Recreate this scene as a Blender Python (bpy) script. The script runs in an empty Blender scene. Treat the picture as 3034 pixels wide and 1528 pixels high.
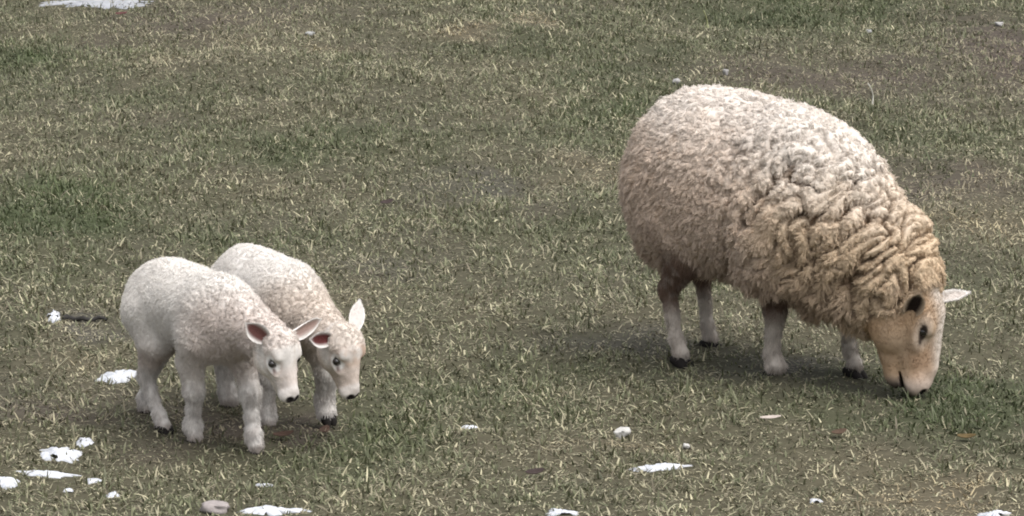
import bpy, math, random
import numpy as np
from mathutils import kdtree

# ------------------------------------------------------------------ scene, camera, light
S = bpy.context.scene
COL = S.collection
rng = np.random.default_rng(7)
random.seed(7)

PITCH, RANGE = math.radians(12), 14.0
cam_d = bpy.data.cameras.new('camera')
cam_d.sensor_width = 36.0; cam_d.sensor_fit = 'HORIZONTAL'
cam_d.lens = 156.98
cam_d.clip_start = 0.1; cam_d.clip_end = 3000
cam = bpy.data.objects.new('camera', cam_d); COL.objects.link(cam)
cam.location = (0, -RANGE * math.cos(PITCH), RANGE * math.sin(PITCH))
cam.rotation_euler = (math.pi / 2 - PITCH, 0, 0)
S.camera = cam

SUN_EL, SUN_AZ = math.radians(64), math.radians(125)      # azimuth clockwise from +Y
w = bpy.data.worlds.new('World'); S.world = w; w.use_nodes = True
nt = w.node_tree; nt.nodes.clear()
sky = nt.nodes.new('ShaderNodeTexSky'); sky.sky_type = 'NISHITA'; sky.sun_disc = False
sky.sun_elevation = SUN_EL; sky.sun_rotation = SUN_AZ
sky.air_density = 1.0; sky.dust_density = 6.0; sky.ozone_density = 1.0
hs = nt.nodes.new('ShaderNodeHueSaturation'); hs.inputs['Saturation'].default_value = 0.22   # overcast: a grey-white sky
bg = nt.nodes.new('ShaderNodeBackground'); bg.inputs['Strength'].default_value = 0.15
wo = nt.nodes.new('ShaderNodeOutputWorld')
nt.links.new(sky.outputs[0], hs.inputs['Color']); nt.links.new(hs.outputs[0], bg.inputs[0]); nt.links.new(bg.outputs[0], wo.inputs[0])
sl = bpy.data.lights.new('sun', 'SUN'); sl.energy = 0.75; sl.angle = math.radians(80); sl.color = (1.0, 0.98, 0.96)
so = bpy.data.objects.new('sun', sl); COL.objects.link(so)
so.rotation_euler = (math.pi / 2 - SUN_EL, 0, math.pi - SUN_AZ)
so.location = (0, 0, 20)
S.view_settings.view_transform = 'Standard'; S.view_settings.look = 'None'
S.view_settings.exposure = 0.76; S.view_settings.gamma = 1.0; S.view_settings.use_curve_mapping = False
S.render.engine = 'CYCLES'
S.cycles.filter_width = 1.9
S.cycles.max_bounces = 6; S.cycles.diffuse_bounces = 4
try: S.cycles_curves.shape = 'THICK'
except Exception: pass

# ------------------------------------------------------------------ small maths
def V(*a): return np.array(a, np.float64)
_perm = np.random.default_rng(11).permutation(256); _perm = np.concatenate([_perm, _perm, _perm]).astype(np.int32)
_g = np.random.default_rng(12).normal(size=(256, 3)); _g /= np.linalg.norm(_g, axis=1)[:, None]; _g = _g.astype(np.float32)
def perlin(p):
    p = np.asarray(p, np.float32); i = np.floor(p).astype(np.int32); f = p - i; i &= 255
    u = f * f * f * (f * (f * 6 - 15) + 10)
    r = 0
    for dx in (0, 1):
        wx = u[:, 0] if dx else 1 - u[:, 0]
        for dy in (0, 1):
            wy = u[:, 1] if dy else 1 - u[:, 1]
            for dz in (0, 1):
                wz = u[:, 2] if dz else 1 - u[:, 2]
                h = _perm[_perm[_perm[i[:, 0] + dx] + i[:, 1] + dy] + i[:, 2] + dz]
                g = _g[h]
                r = r + wx * wy * wz * (g[:, 0] * (f[:, 0] - dx) + g[:, 1] * (f[:, 1] - dy) + g[:, 2] * (f[:, 2] - dz))
    return r * 1.6
def fbm(p, o=3):
    a, s, r = 1.0, 0, 0
    for k in range(o):
        r = r + a * perlin(p * 2.03 ** k + 17.3 * k); s += a; a *= .5
    return r / s
def sst(a, b, x):
    t = np.clip((x - a) / (b - a), 0, 1); return t * t * (3 - 2 * t)
def mixc(c, d, t): return c + (np.asarray(d, np.float64) - c) * np.asarray(t)[:, None]
def nrm(v):
    v = np.asarray(v, np.float64); return v / (np.linalg.norm(v, axis=-1, keepdims=True) + 1e-12)

# ------------------------------------------------------------------ materials
def vmat(name, rough=0.85, spec=0.2, var=0.0, scale=80.0, bump=0.0, trans=0.0, sheen=0.0):
    """procedural material: colour from the mesh's own 'col' attribute with fine noise on it"""
    m = bpy.data.materials.new(name); m.use_nodes = True
    t = m.node_tree; b = t.nodes['Principled BSDF']
    a = t.nodes.new('ShaderNodeAttribute'); a.attribute_name = 'col'
    b.inputs['Roughness'].default_value = rough; b.inputs['Specular IOR Level'].default_value = spec
    src = a.outputs['Color']
    if sheen: b.inputs['Sheen Weight'].default_value = sheen
    if var or bump:
        tc = t.nodes.new('ShaderNodeTexCoord'); n = t.nodes.new('ShaderNodeTexNoise')
        n.inputs['Scale'].default_value = scale; n.inputs['Detail'].default_value = 4
        t.links.new(tc.outputs['Object'], n.inputs['Vector'])
        if var:
            r = t.nodes.new('ShaderNodeMapRange'); r.inputs['To Min'].default_value = 1 - var; r.inputs['To Max'].default_value = 1 + var
            t.links.new(n.outputs['Fac'], r.inputs['Value'])
            mx = t.nodes.new('ShaderNodeVectorMath'); mx.operation = 'SCALE'
            t.links.new(src, mx.inputs[0]); t.links.new(r.outputs[0], mx.inputs['Scale']); src = mx.outputs[0]
        if bump:
            bp = t.nodes.new('ShaderNodeBump'); bp.inputs['Strength'].default_value = bump; bp.inputs['Distance'].default_value = 0.004
            t.links.new(n.outputs['Fac'], bp.inputs['Height']); t.links.new(bp.outputs[0], b.inputs['Normal'])
    t.links.new(src, b.inputs['Base Color'])
    if trans:
        tr = t.nodes.new('ShaderNodeBsdfTranslucent'); ms = t.nodes.new('ShaderNodeMixShader'); ms.inputs[0].default_value = trans
        t.links.new(src, tr.inputs[0]); t.links.new(b.outputs[0], ms.inputs[1]); t.links.new(tr.outputs[0], ms.inputs[2])
        t.links.new(ms.outputs[0], t.nodes['Material Output'].inputs[0])
    return m
M_SKIN = vmat('short_coat', .8, .15, .12, 120, .15)
M_WOOL = vmat('wool_fibre', .9, .08, trans=.0)
M_HAIR = vmat('coat_hair', .75, .15)
M_GRASS = vmat('grass_blade', .6, .25, trans=.15)
M_STONE = vmat('stone', .85, .2, .25, 90, .5)
M_LEAF = vmat('dead_leaf', .8, .2, .2, 60)
def flat(name, c, rough, spec=.5, coat=0):
    m = bpy.data.materials.new(name); m.use_nodes = True; b = m.node_tree.nodes['Principled BSDF']
    b.inputs['Base Color'].default_value = (*c, 1); b.inputs['Roughness'].default_value = rough; b.inputs['Specular IOR Level'].default_value = spec
    b.inputs['Coat Weight'].default_value = coat
    t = m.node_tree; n = t.nodes.new('ShaderNodeTexNoise'); n.inputs['Scale'].default_value = 150
    bp = t.nodes.new('ShaderNodeBump'); bp.inputs['Strength'].default_value = .1; bp.inputs['Distance'].default_value = .001
    t.links.new(n.outputs['Fac'], bp.inputs['Height'])
    if coat == 0: t.links.new(bp.outputs[0], b.inputs['Normal'])
    return m
M_EYE = flat('eye', (.012, .009, .008), .08, .5, .6)
M_HOOF = flat('hoof', (.014, .012, .011), .8, .15)
def snow_mat():
    m = bpy.data.materials.new('snow'); m.use_nodes = True; t = m.node_tree; b = t.nodes['Principled BSDF']
    b.inputs['Roughness'].default_value = .6
    n = t.nodes.new('ShaderNodeTexNoise'); n.inputs['Scale'].default_value = 40; n.inputs['Detail'].default_value = 5
    r = t.nodes.new('ShaderNodeValToRGB'); r.color_ramp.elements[0].color = (.62, .65, .70, 1); r.color_ramp.elements[1].color = (.86, .88, .91, 1)
    r.color_ramp.elements[0].position = .3; r.color_ramp.elements[1].position = .55
    bp = t.nodes.new('ShaderNodeBump'); bp.inputs['Strength'].default_value = .5; bp.inputs['Distance'].default_value = .006
    tc = t.nodes.new('ShaderNodeTexCoord'); t.links.new(tc.outputs['Object'], n.inputs['Vector'])
    a = t.nodes.new('ShaderNodeAttribute'); a.attribute_name = 'col'; mm = t.nodes.new('ShaderNodeVectorMath'); mm.operation = 'MULTIPLY'
    t.links.new(n.outputs['Fac'], r.inputs[0]); t.links.new(r.outputs[0], mm.inputs[0]); t.links.new(a.outputs['Color'], mm.inputs[1]); t.links.new(mm.outputs[0], b.inputs['Base Color'])
    t.links.new(n.outputs['Fac'], bp.inputs['Height']); t.links.new(bp.outputs[0], b.inputs['Normal'])
    return m
M_SNOW = snow_mat()

# ------------------------------------------------------------------ mesh helpers
def new_obj(name, data, mat, parent=None):
    o = bpy.data.objects.new(name, data); COL.objects.link(o)
    if mat: data.materials.append(mat)
    if parent: o.parent = parent
    return o
def mesh_np(name, v, loops, starts, totals, col=None, smooth=True):
    me = bpy.data.meshes.new(name)
    v = np.ascontiguousarray(v, np.float32)
    me.vertices.add(len(v)); me.vertices.foreach_set('co', v.ravel())
    me.loops.add(len(loops)); me.loops.foreach_set('vertex_index', np.ascontiguousarray(loops, np.int32))
    me.polygons.add(len(starts)); me.polygons.foreach_set('loop_start', np.ascontiguousarray(starts, np.int32))
    if smooth: me.polygons.foreach_set('use_smooth', np.ones(len(starts), bool))
    me.update(calc_edges=True)
    if col is not None:
        a = me.attributes.new('col', 'FLOAT_COLOR', 'POINT')
        a.data.foreach_set('color', np.hstack([col, np.ones((len(col), 1))]).astype(np.float32).ravel())
    return me
def quad_mesh(name, v, q, col=None, smooth=True):
    q = np.asarray(q); return mesh_np(name, v, q.ravel(), np.arange(len(q)) * 4, np.full(len(q), 4), col, smooth)
def tri_mesh(name, v, q, col=None, smooth=True):
    q = np.asarray(q); return mesh_np(name, v, q.ravel(), np.arange(len(q)) * 3, np.full(len(q), 3), col, smooth)
def tag(o, label, cat, group=None, kind=None):
    if label: o['label'] = label
    if cat: o['category'] = cat
    if group: o['group'] = group
    if kind: o['kind'] = kind
    return o

# ------------------------------------------------------------------ the ground
def hump(x, y):
    p = np.stack([x, y, np.zeros_like(x)], 1)
    return .020 * perlin(p * .9 + 3.1) + .012 * perlin(p * 2.7 + 9.7) + .008 * perlin(p * np.array([6.0, 4.0, 1]) + 1.7) + .006 * perlin(p * np.array([15., 10., 1]) + 6.1)
def gz(x, y):
    x = np.atleast_1d(np.asarray(x, np.float64)); y = np.atleast_1d(np.asarray(y, np.float64))
    near = sst(14, 9, np.hypot(x, y))
    return hump(x, y) * near
def axis(lo, hi, step, far):
    a = list(np.arange(lo, hi + 1e-6, step)); d = step
    b = [];  x = hi
    while x < far: d *= 1.5; x += d; b.append(x)
    d = step; x = lo; c = []
    while x > -far: d *= 1.5; x -= d; c.append(x)
    return np.array(c[::-1] + a + b)
# photo pixel -> point on the ground, used to place things where they stand
FPX = 13230.0
def gp(px, py):
    cp, sp = math.cos(PITCH), math.sin(PITCH); a = (px - 1517) / FPX; b = -(py - 764) / FPX
    d = V(a, cp + b * sp, -sp + b * cp); t = -cam.location.z / d[2]
    return V(cam.location.x + d[0] * t, cam.location.y + d[1] * t)

# patches of the sward: (px, py, half width px, half height px, kind, strength)
PATCH = [
 (140, 640, 300, 110, 'green', 1.0), (60, 165, 150, 45, 'green', 1.0), (1800, 300, 260, 130, 'green', .9), (2300, 30, 500, 60, 'green', .8),
 (1150, 470, 200, 60, 'green', .5), (2850, 1180, 330, 90, 'green', .9), (1500, 1150, 420, 70, 'green', .5), (1200, 1290, 300, 80, 'green', .4),
 (700, 700, 280, 60, 'green', .4), (2780, 470, 200, 90, 'green', .5), (950, 430, 220, 70, 'green', .5), (1480, 140, 200, 60, 'green', .4),
 (1380, 95, 130, 26, 'straw', 1.0), (1580, 65, 100, 28, 'straw', 1.2), (1000, 150, 140, 30, 'straw', .6), (500, 200, 260, 60, 'straw', .5),
 (2800, 1420, 420, 120, 'straw', .9), (2900, 620, 260, 120, 'straw', .6), (1900, 1340, 300, 50, 'straw', .5), (150, 1050, 240, 130, 'straw', .6),
 (1700, 520, 150, 60, 'straw', .6), (600, 380, 300, 70, 'straw', .4), (1150, 1480, 320, 60, 'straw', .4), (800, 560, 300, 50, 'straw', .3),
 (640, 70, 330, 70, 'soil', .8), (330, 120, 150, 40, 'soil', .5), (2960, 150, 190, 130, 'soil', 1.2), (2450, 230, 420, 70, 'soil', .9), (620, 1250, 260, 70, 'soil', 1.0),
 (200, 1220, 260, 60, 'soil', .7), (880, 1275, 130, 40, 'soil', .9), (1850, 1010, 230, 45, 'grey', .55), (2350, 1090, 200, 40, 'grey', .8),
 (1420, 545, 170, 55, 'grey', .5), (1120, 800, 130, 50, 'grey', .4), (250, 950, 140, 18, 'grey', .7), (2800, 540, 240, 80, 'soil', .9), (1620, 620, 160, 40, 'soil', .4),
 (400, 870, 120, 40, 'soil', .3), (1350, 1330, 150, 40, 'soil', .3),
]
def patch_fields(x, y):
    f = {k: np.zeros(len(x)) for k in ('green', 'straw', 'soil', 'grey')}
    p = np.stack([x, y, np.zeros_like(x)], 1)
    wx = x + .10 * perlin(p * 4 + 5); wy = y + .35 * perlin(p * 3 + 8)
    for px, py, hw, hh, k, s in PATCH:
        c = gp(px, py); e = gp(px + hw, py); t = gp(px, py - hh)
        rx = abs(e[0] - c[0]); ry = abs(t[1] - c[1])
        d = ((wx - c[0]) / rx) ** 2 + ((wy - c[1]) / ry) ** 2
        f[k] = np.maximum(f[k], s * np.exp(-d * 1.1))
    n = perlin(np.stack([x * 1.1, y * .8, np.full_like(x, 2.2)], 1)); n2 = perlin(np.stack([x * 2.3, y * 1.4, np.full_like(x, 7.7)], 1))
    n3 = perlin(np.stack([x * 5.5, y * 2.6, np.full_like(x, 12.1)], 1))
    f['green'] = np.clip(f['green'] + .45 * n + .30 * n3, 0, 1.2); f['straw'] = np.clip(f['straw'] - .35 * n + .40 * n2 - .2 * n3, 0, 1.2); f['soil'] = np.clip(f['soil'] - .35 * n2 + .2 * n, 0, 1)
    return f

xs = axis(-3.8, 3.8, .035, 900); ys = axis(-4.6, 7.4, .04, 900)
X, Y = np.meshgrid(xs, ys); xf, yf = X.ravel(), Y.ravel()
Z = gz(xf, yf)
fine = perlin(np.stack([xf * 17, yf * 17, 0 * xf], 1)) * .006 * (np.hypot(xf, yf) < 9)
nx, ny = len(xs), len(ys)
idx = np.arange(nx * ny).reshape(ny, nx)
q = np.stack([idx[:-1, :-1], idx[:-1, 1:], idx[1:, 1:], idx[1:, :-1]], -1).reshape(-1, 4)
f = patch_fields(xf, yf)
gc = np.tile(V(.085, .080, .052), (len(xf), 1))
gc = mixc(gc, (.060, .072, .036), np.clip(f['green'], 0, 1)); gc = mixc(gc, (.125, .105, .072), np.clip(f['straw'], 0, 1) * .7)
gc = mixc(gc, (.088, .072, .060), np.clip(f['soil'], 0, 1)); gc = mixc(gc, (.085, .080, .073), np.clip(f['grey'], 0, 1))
thatch = sst(.2, 1.8, np.maximum(np.maximum(np.abs(xf) - (yf + 13.694) * .1147 - .35, (yf - 5.9) * .6), -3.4 - yf))      # matted turf where single blades are no longer built
gc = mixc(gc * .78, (.125, .122, .080), thatch) * (1 + .35 * thatch * perlin(np.stack([xf * 9, yf * 6, 0 * xf], 1)))[:, None]
M_GROUND = vmat('pasture_soil', .95, .1, .45, 28, .8)
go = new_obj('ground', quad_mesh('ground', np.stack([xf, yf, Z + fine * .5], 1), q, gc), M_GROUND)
tag(go, 'short grazed pasture ground of soil and moss', None, kind='structure')

# ------------------------------------------------------------------ snow, stones, litter positions (needed by the grass)
SNOW = [  # px, py, half width px, half depth px, thickness m, label
 (175, 1345, 78, 26, .030, 'largest lumpy snow patch in the lower left corner'),
 (150, 1408, 115, 9, .016, 'long thin snow strip just below the largest lumpy snow patch'),
 (278, 1420, 32, 7, .014, 'small snow strip right of the long thin strip, lower left'),
 (20, 1440, 42, 14, .018, 'snow patch cut off by the left edge of the picture'),
 (335, 1472, 26, 13, .016, 'small round snow patch nearest the bottom left, below the lambs'),
 (250, 1306, 32, 14, .012, 'faint thin snow patch right above the largest lumpy snow patch'),
 (205, 1448, 20, 6, .010, 'tiny snow fleck under the long thin snow strip'),
 (345, 1112, 68, 21, .022, 'snow patch behind the hind feet of the near lamb'),
 (160, 943, 24, 16, .035, 'small pointed snow lump beside the dark twig'),
 (800, 1534, 130, 12, .020, 'snow strip at the bottom edge in front of the lambs'),
 (785, 1435, 34, 5, .010, 'thin snow sliver in the grass in front of the near lamb'),
 (1392, 1262, 32, 8, .012, 'small snow sliver between the lambs and the ewe'),
 (1962, 1388, 102, 12, .020, 'wide flat snow strip in the grass below the ewe'),
 (1665, 1530, 55, 9, .016, 'snow patch at the bottom edge in the middle'),
 (2945, 1530, 60, 16, .022, 'snow patch at the bottom edge near the right corner'),
 (290, 4, 200, 17, .016, 'broad greyish snow patch at the top left edge'),
 (2420, 1480, 24, 6, .010, 'small snow fleck in the straw below the grazing ewe head'),
]
snow_xy = []
for s in SNOW:
    c = gp(s[0], s[1]); rx = abs(gp(s[0] + s[2], s[1])[0] - c[0]); ry = abs(gp(s[0], s[1] - s[3])[1] - c[1])
    snow_xy.append((c, rx, ry))

# ------------------------------------------------------------------ grass
def grass_points(n, x0, x1, y0, y1):
    return rng.uniform(x0, x1, n), rng.uniform(y0, y1, n)
def in_view(x, y, m):
    dist = y + 13.694; half = (dist * .1147) + m
    return np.abs(x) < half
def build_grass():
    N = 1850000
    x, y = grass_points(N, -5.2, 5.2, -4.4, 9.0)
    over = np.maximum(np.maximum(np.abs(x) - (y + 13.694) * .1147 - .35, (y - 5.9) * .6), -3.4 - y)       # metres beyond the field of view
    keep = rng.random(N) < np.clip(np.exp(-np.clip(over, 0, 9) * 2.6), .035, 1); x, y = x[keep], y[keep]
    # clump: pull to tuft centres
    nt_ = len(x) // 9
    ti = rng.integers(0, nt_, len(x)); tx, ty = x[:nt_], y[:nt_]
    cl = rng.random(len(x)) < .6
    x = np.where(cl, tx[ti] + rng.normal(0, .011, len(x)), x); y = np.where(cl, ty[ti] + rng.normal(0, .011, len(x)), y)
    tr = np.random.default_rng(5).normal(size=(nt_, 3)); trand = np.where(cl[:, None], tr[ti], rng.normal(size=(len(x), 3)))
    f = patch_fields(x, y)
    n_loc = perlin(np.stack([x * 9, y * 5, 0 * x + 4.4], 1)); n_big = perlin(np.stack([x * 3, y * 2, 0 * x + 1.4], 1))
    # thin out where soil shows or snow lies
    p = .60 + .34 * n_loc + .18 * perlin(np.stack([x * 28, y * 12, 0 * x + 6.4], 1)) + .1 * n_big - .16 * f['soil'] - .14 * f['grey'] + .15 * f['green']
    for (c, rx, ry) in snow_xy:
        d = ((x - c[0]) / rx) ** 2 + ((y - c[1]) / ry) ** 2
        p = np.where(d < .9, p * .6, p)
    k = rng.random(len(x)) < p
    x, y, trand = x[k], y[k], trand[k]; f = {a: b[k] for a, b in f.items()}; n_loc = n_loc[k]; n_big = n_big[k]
    n = len(x)
    u = rng.random(n)
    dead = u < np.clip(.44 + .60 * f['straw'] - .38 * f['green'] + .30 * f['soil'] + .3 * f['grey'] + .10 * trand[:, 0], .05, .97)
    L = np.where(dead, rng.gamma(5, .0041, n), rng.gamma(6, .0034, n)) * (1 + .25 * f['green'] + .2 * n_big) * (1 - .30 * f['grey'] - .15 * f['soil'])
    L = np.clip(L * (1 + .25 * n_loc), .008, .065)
    long_ = rng.random(n) < .004; L[long_] *= 1.9
    wd = rng.uniform(.0012, .0032, n) * np.where(dead, .95, 1.1)
    az = rng.uniform(0, 2 * np.pi, n); az = np.where(rng.random(n) < .5, np.arctan2(trand[:, 1], trand[:, 2]) + rng.normal(0, .6, n), az)
    lean = np.where(dead, rng.uniform(.45, 1.6, n), np.abs(rng.normal(.5, .65, n)))
    lean = np.clip(lean, 0, 1.55); bend = rng.uniform(.1, 1.5, n)
    d = np.stack([np.cos(az), np.sin(az)], 1); side = np.stack([-d[:, 1], d[:, 0]], 1)
    tw = rng.uniform(-1, 1, n)
    base = np.stack([x, y, gz(x, y) - .004], 1)
    lev = [0, .38, .74, 1.0]; wid = [1, .9, .62, 0]
    pts = []; cur = base.copy(); prev = 0
    verts = []
    for j, (t, wf) in enumerate(zip(lev, wid)):
        if j:
            a = np.clip(lean + bend * (t - .3), 0, 1.75); ds = (t - prev) * L
            step = np.stack([np.sin(a) * d[:, 0] * ds, np.sin(a) * d[:, 1] * ds, np.cos(a) * ds], 1); cur = cur + step
        prev = t
        sd = np.stack([side[:, 0], side[:, 1], .35 * tw], 1) * (wd * wf)[:, None]
        if wf > 0: verts += [cur - sd, cur + sd]
        else: verts += [cur.copy()]
    vv = np.stack(verts, 1)     # n,7,3
    gzv = np.repeat(base[:, 2:3] + .0055, 7, 1); vv[:, 2:, 2] = np.maximum(vv[:, 2:, 2], gzv[:, 2:])
    b = (np.arange(n) * 7)[:, None]
    loops = np.concatenate([b + [0, 1, 3, 2], b + [2, 3, 5, 4], b + [4, 5, 6]], 1)
    starts = (np.arange(n) * 11)[:, None] + [0, 4, 8]
    # colours
    g1, g2 = V(.084, .093, .056), V(.160, .164, .110)
    c = g1 + (g2 - g1) * rng.random((n, 1)); c = mixc(c, (.055, .074, .034), np.clip(f['green'], 0, 1) * .85)
    s1, s2, s3 = V(.330, .310, .232), V(.228, .210, .158), V(.120, .105, .082)
    r = rng.random((n, 1)); sc_ = np.where(r < .38, s1, np.where(r < .8, s2, s3))
    sc_ = sc_ * (.8 + .4 * rng.random((n, 1)))
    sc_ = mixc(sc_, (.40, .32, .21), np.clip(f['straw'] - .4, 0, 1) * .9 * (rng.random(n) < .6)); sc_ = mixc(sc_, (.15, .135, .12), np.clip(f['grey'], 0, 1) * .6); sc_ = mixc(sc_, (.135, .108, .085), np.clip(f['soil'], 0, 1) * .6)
    n_mid = perlin(np.stack([x * 11, y * 4.5, 0 * x + 8.8], 1)); n_fine = perlin(np.stack([x * 26, y * 11, 0 * x + 3.3], 1))
    c = np.where(dead[:, None], sc_, c) * (1 + .16 * trand[:, :1]) * (1 + .16 * n_big[:, None]) * (1 + .22 * n_mid[:, None]) * (1 + .22 * n_fine[:, None])
    c = np.clip(c * V(1.12, 1.10, .98), .012, .6)
    cc = np.repeat(c[:, None, :], 7, 1)
    dry = (rng.random(n) < .55)[:, None] * .7  # pale tips: dry ends, and light on blade tips put into the colour
    cc[:, 6] = cc[:, 6] * (1 - dry) + V(.32, .305, .23) * dry; cc[:, 4:6] = cc[:, 4:6] * (1 - .35 * dry[:, None]) + V(.27, .255, .185) * .35 * dry[:, None]
    me = mesh_np('pasture_grass', vv.reshape(-1, 3), loops.ravel(), starts.ravel(), None, cc.reshape(-1, 3))
    o = new_obj('pasture_grass', me, M_GRASS)
    tag(o, 'short grazed grass, green and straw coloured, covering the pasture', 'grass', kind='stuff')
    return n
print('blades', build_grass())

# ------------------------------------------------------------------ implicit-surface modelling
def rot(yaw=0, pitch=0, roll=0):
    """columns: forward, left, up; pitch > 0 turns the nose down"""
    cy, sy, cp, sp, cr, sr = math.cos(yaw), math.sin(yaw), math.cos(pitch), math.sin(pitch), math.cos(roll), math.sin(roll)
    Rz = np.array([[cy, -sy, 0], [sy, cy, 0], [0, 0, 1]]); Ry = np.array([[cp, 0, sp], [0, 1, 0], [-sp, 0, cp]]); Rx = np.array([[1, 0, 0], [0, cr, -sr], [0, sr, cr]])
    return Rz @ Ry @ Rx
class Ell:
    def __init__(s, c, r, R=None): s.c = np.array(c, np.float32); s.r = np.array(r, np.float32); s.R = None if R is None else np.asarray(R, np.float32)
    def __call__(s, p):
        q = p - s.c
        if s.R is not None: q = q @ s.R
        k0 = np.sqrt(((q / s.r) ** 2).sum(1)); k1 = np.sqrt(((q / s.r ** 2) ** 2).sum(1)) + 1e-6
        return k0 * (k0 - 1) / k1
    def moved(s, o, R): return Ell(o + R @ s.c, s.r, R if s.R is None else R @ s.R)
class Cone:
    def __init__(s, a, b, ra, rb): s.a = np.array(a, np.float32); s.b = np.array(b, np.float32); s.ra, s.rb = ra, rb
    def __call__(s, p):
        ab = s.b - s.a; t = np.clip(((p - s.a) @ ab) / (ab @ ab), 0, 1)
        q = p - s.a - t[:, None] * ab
        return np.sqrt((q * q).sum(1)) - (s.ra + (s.rb - s.ra) * t)
    def moved(s, o, R): return Cone(o + R @ s.a, o + R @ s.b, s.ra, s.rb)
def smin(a, b, k):
    h = np.clip(.5 + .5 * (b - a) / k, 0, 1); return b + (a - b) * h - k * h * (1 - h)
def smax(a, b, k): return -smin(-a, -b, k)
def union(ps, p, k):
    d = ps[0](p)
    for s in ps[1:]: d = smin(d, s(p), k)
    return d
def chain(pts, rad): return [Cone(pts[i], pts[i + 1], rad[i], rad[i + 1]) for i in range(len(pts) - 1)]

def surface_nets(fn, lo, hi, h):
    lo = np.array(lo, np.float64); n = np.ceil((np.array(hi) - lo) / h).astype(int) + 1
    B = 12; nb = -(-n // B); n = nb * B
    D = np.full(n, 9.0, np.float32)
    bi = np.stack(np.meshgrid(*[np.arange(k) for k in nb], indexing='ij'), -1).reshape(-1, 3)
    cen = (lo + (bi * B + B / 2) * h).astype(np.float32)
    dc = fn(cen); D4 = np.repeat(np.repeat(np.repeat(dc.reshape(nb), B, 0), B, 1), B, 2); D[:] = np.where(D4 > 0, 9, -9)
    act = bi[np.abs(dc) < B * h * .5 * 1.75 + .03]
    off = np.stack(np.meshgrid(*[np.arange(B)] * 3, indexing='ij'), -1).reshape(-1, 3)
    for a in np.array_split(act, max(1, len(act) // 120)):
        ii = (a[:, None, :] * B + off).reshape(-1, 3)
        D[ii[:, 0], ii[:, 1], ii[:, 2]] = fn((lo + ii * h).astype(np.float32))
    neg = D < 0
    cnt = np.zeros(n - 1, np.int8); 
    for dx in (0, 1):
        for dy in (0, 1):
            for dz in (0, 1): cnt += neg[dx:n[0] - 1 + dx, dy:n[1] - 1 + dy, dz:n[2] - 1 + dz]
    cells = np.argwhere((cnt > 0) & (cnt < 8)); ind = np.full(n - 1, -1, np.int64); ind[cells[:, 0], cells[:, 1], cells[:, 2]] = np.arange(len(cells))
    acc = np.zeros((len(cells), 3)); num = np.zeros(len(cells))
    cor = [(a, b, c) for a in (0, 1) for b in (0, 1) for c in (0, 1)]
    val = {c: D[cells[:, 0] + c[0], cells[:, 1] + c[1], cells[:, 2] + c[2]] for c in cor}
    for a in cor:
        for ax in range(3):
            if a[ax] == 0:
                b = list(a); b[ax] = 1; b = tuple(b); va, vb = val[a], val[b]; m = (va < 0) != (vb < 0)
                t = np.where(m, va / np.where(m, va - vb, 1), 0)
                pt = np.tile(np.array(a, float), (len(cells), 1)); pt[:, ax] = t
                acc += pt * m[:, None]; num += m
    v = lo + (cells + acc / num[:, None]) * h
    quads = []
    for ax in range(3):
        u, w_ = (ax + 1) % 3, (ax + 2) % 3
        s0 = [slice(0, n[i]) for i in range(3)]; s0[ax] = slice(0, n[ax] - 1); s1 = list(s0); s1[ax] = slice(1, n[ax])
        A, Bn = neg[tuple(s0)], neg[tuple(s1)]; e = np.argwhere(A != Bn)
        e = e[(e[:, u] > 0) & (e[:, w_] > 0) & (e[:, u] < n[u] - 1) & (e[:, w_] < n[w_] - 1)]
        flip = A[e[:, 0], e[:, 1], e[:, 2]]
        def cell(du, dw):
            c = e.copy(); c[:, u] += du; c[:, w_] += dw; return ind[c[:, 0], c[:, 1], c[:, 2]]
        qd = np.stack([cell(-1, -1), cell(0, -1), cell(0, 0), cell(-1, 0)], 1)
        qd[~flip] = qd[~flip][:, ::-1]; quads.append(qd)
    quads = np.concatenate(quads); quads = quads[(quads >= 0).all(1)]
    # settle the vertices on the true surface
    for _ in range(2):
        d = fn(v.astype(np.float32)); g = grad(fn, v); v = v - g * np.clip(d, -h, h)[:, None] * .8
    return v, quads
def grad(fn, v, e=.002):
    v = v.astype(np.float32); g = np.empty((len(v), 3))
    for i in range(3):
        o = np.zeros(3, np.float32); o[i] = e; g[:, i] = fn(v + o) - fn(v - o)
    return nrm(g)

# ------------------------------------------------------------------ fibres
def curves_obj(name, P, rad, col, mat, parent):
    n, k = P.shape[:2]
    c = bpy.data.hair_curves.new(name); c.add_curves([k] * n)
    c.attributes['position'].data.foreach_set('vector', np.ascontiguousarray(P, np.float32).ravel())
    r = c.attributes.get('radius') or c.attributes.new('radius', 'FLOAT', 'POINT')
    r.data.foreach_set('value', np.ascontiguousarray(np.broadcast_to(rad, (n, k)), np.float32).ravel())
    a = c.attributes.new('col', 'FLOAT_COLOR', 'CURVE')
    a.data.foreach_set('color', np.hstack([col, np.ones((n, 1))]).astype(np.float32).ravel())
    return new_obj(name, c, mat, parent)
def sample(v, q, wgt, n, r):
    A = np.linalg.norm(np.cross(v[q[:, 2]] - v[q[:, 0]], v[q[:, 3]] - v[q[:, 1]]), axis=1) * .5 * wgt[q].mean(1)
    i = r.choice(len(q), n, p=A / A.sum()); a, b = r.random((2, n, 1))
    w4 = np.concatenate([(1 - a) * (1 - b), a * (1 - b), a * b, (1 - a) * b], 1)
    return q[i], w4
def at(arr, qi, w4): return (arr[qi] * w4[..., None]).sum(1) if arr.ndim == 2 else (arr[qi] * w4).sum(1)
def nearest(cent, pts):
    kd = kdtree.KDTree(len(cent))
    for i, c in enumerate(cent): kd.insert(c, i)
    kd.balance()
    return np.array([kd.find(p)[1] for p in pts])

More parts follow.
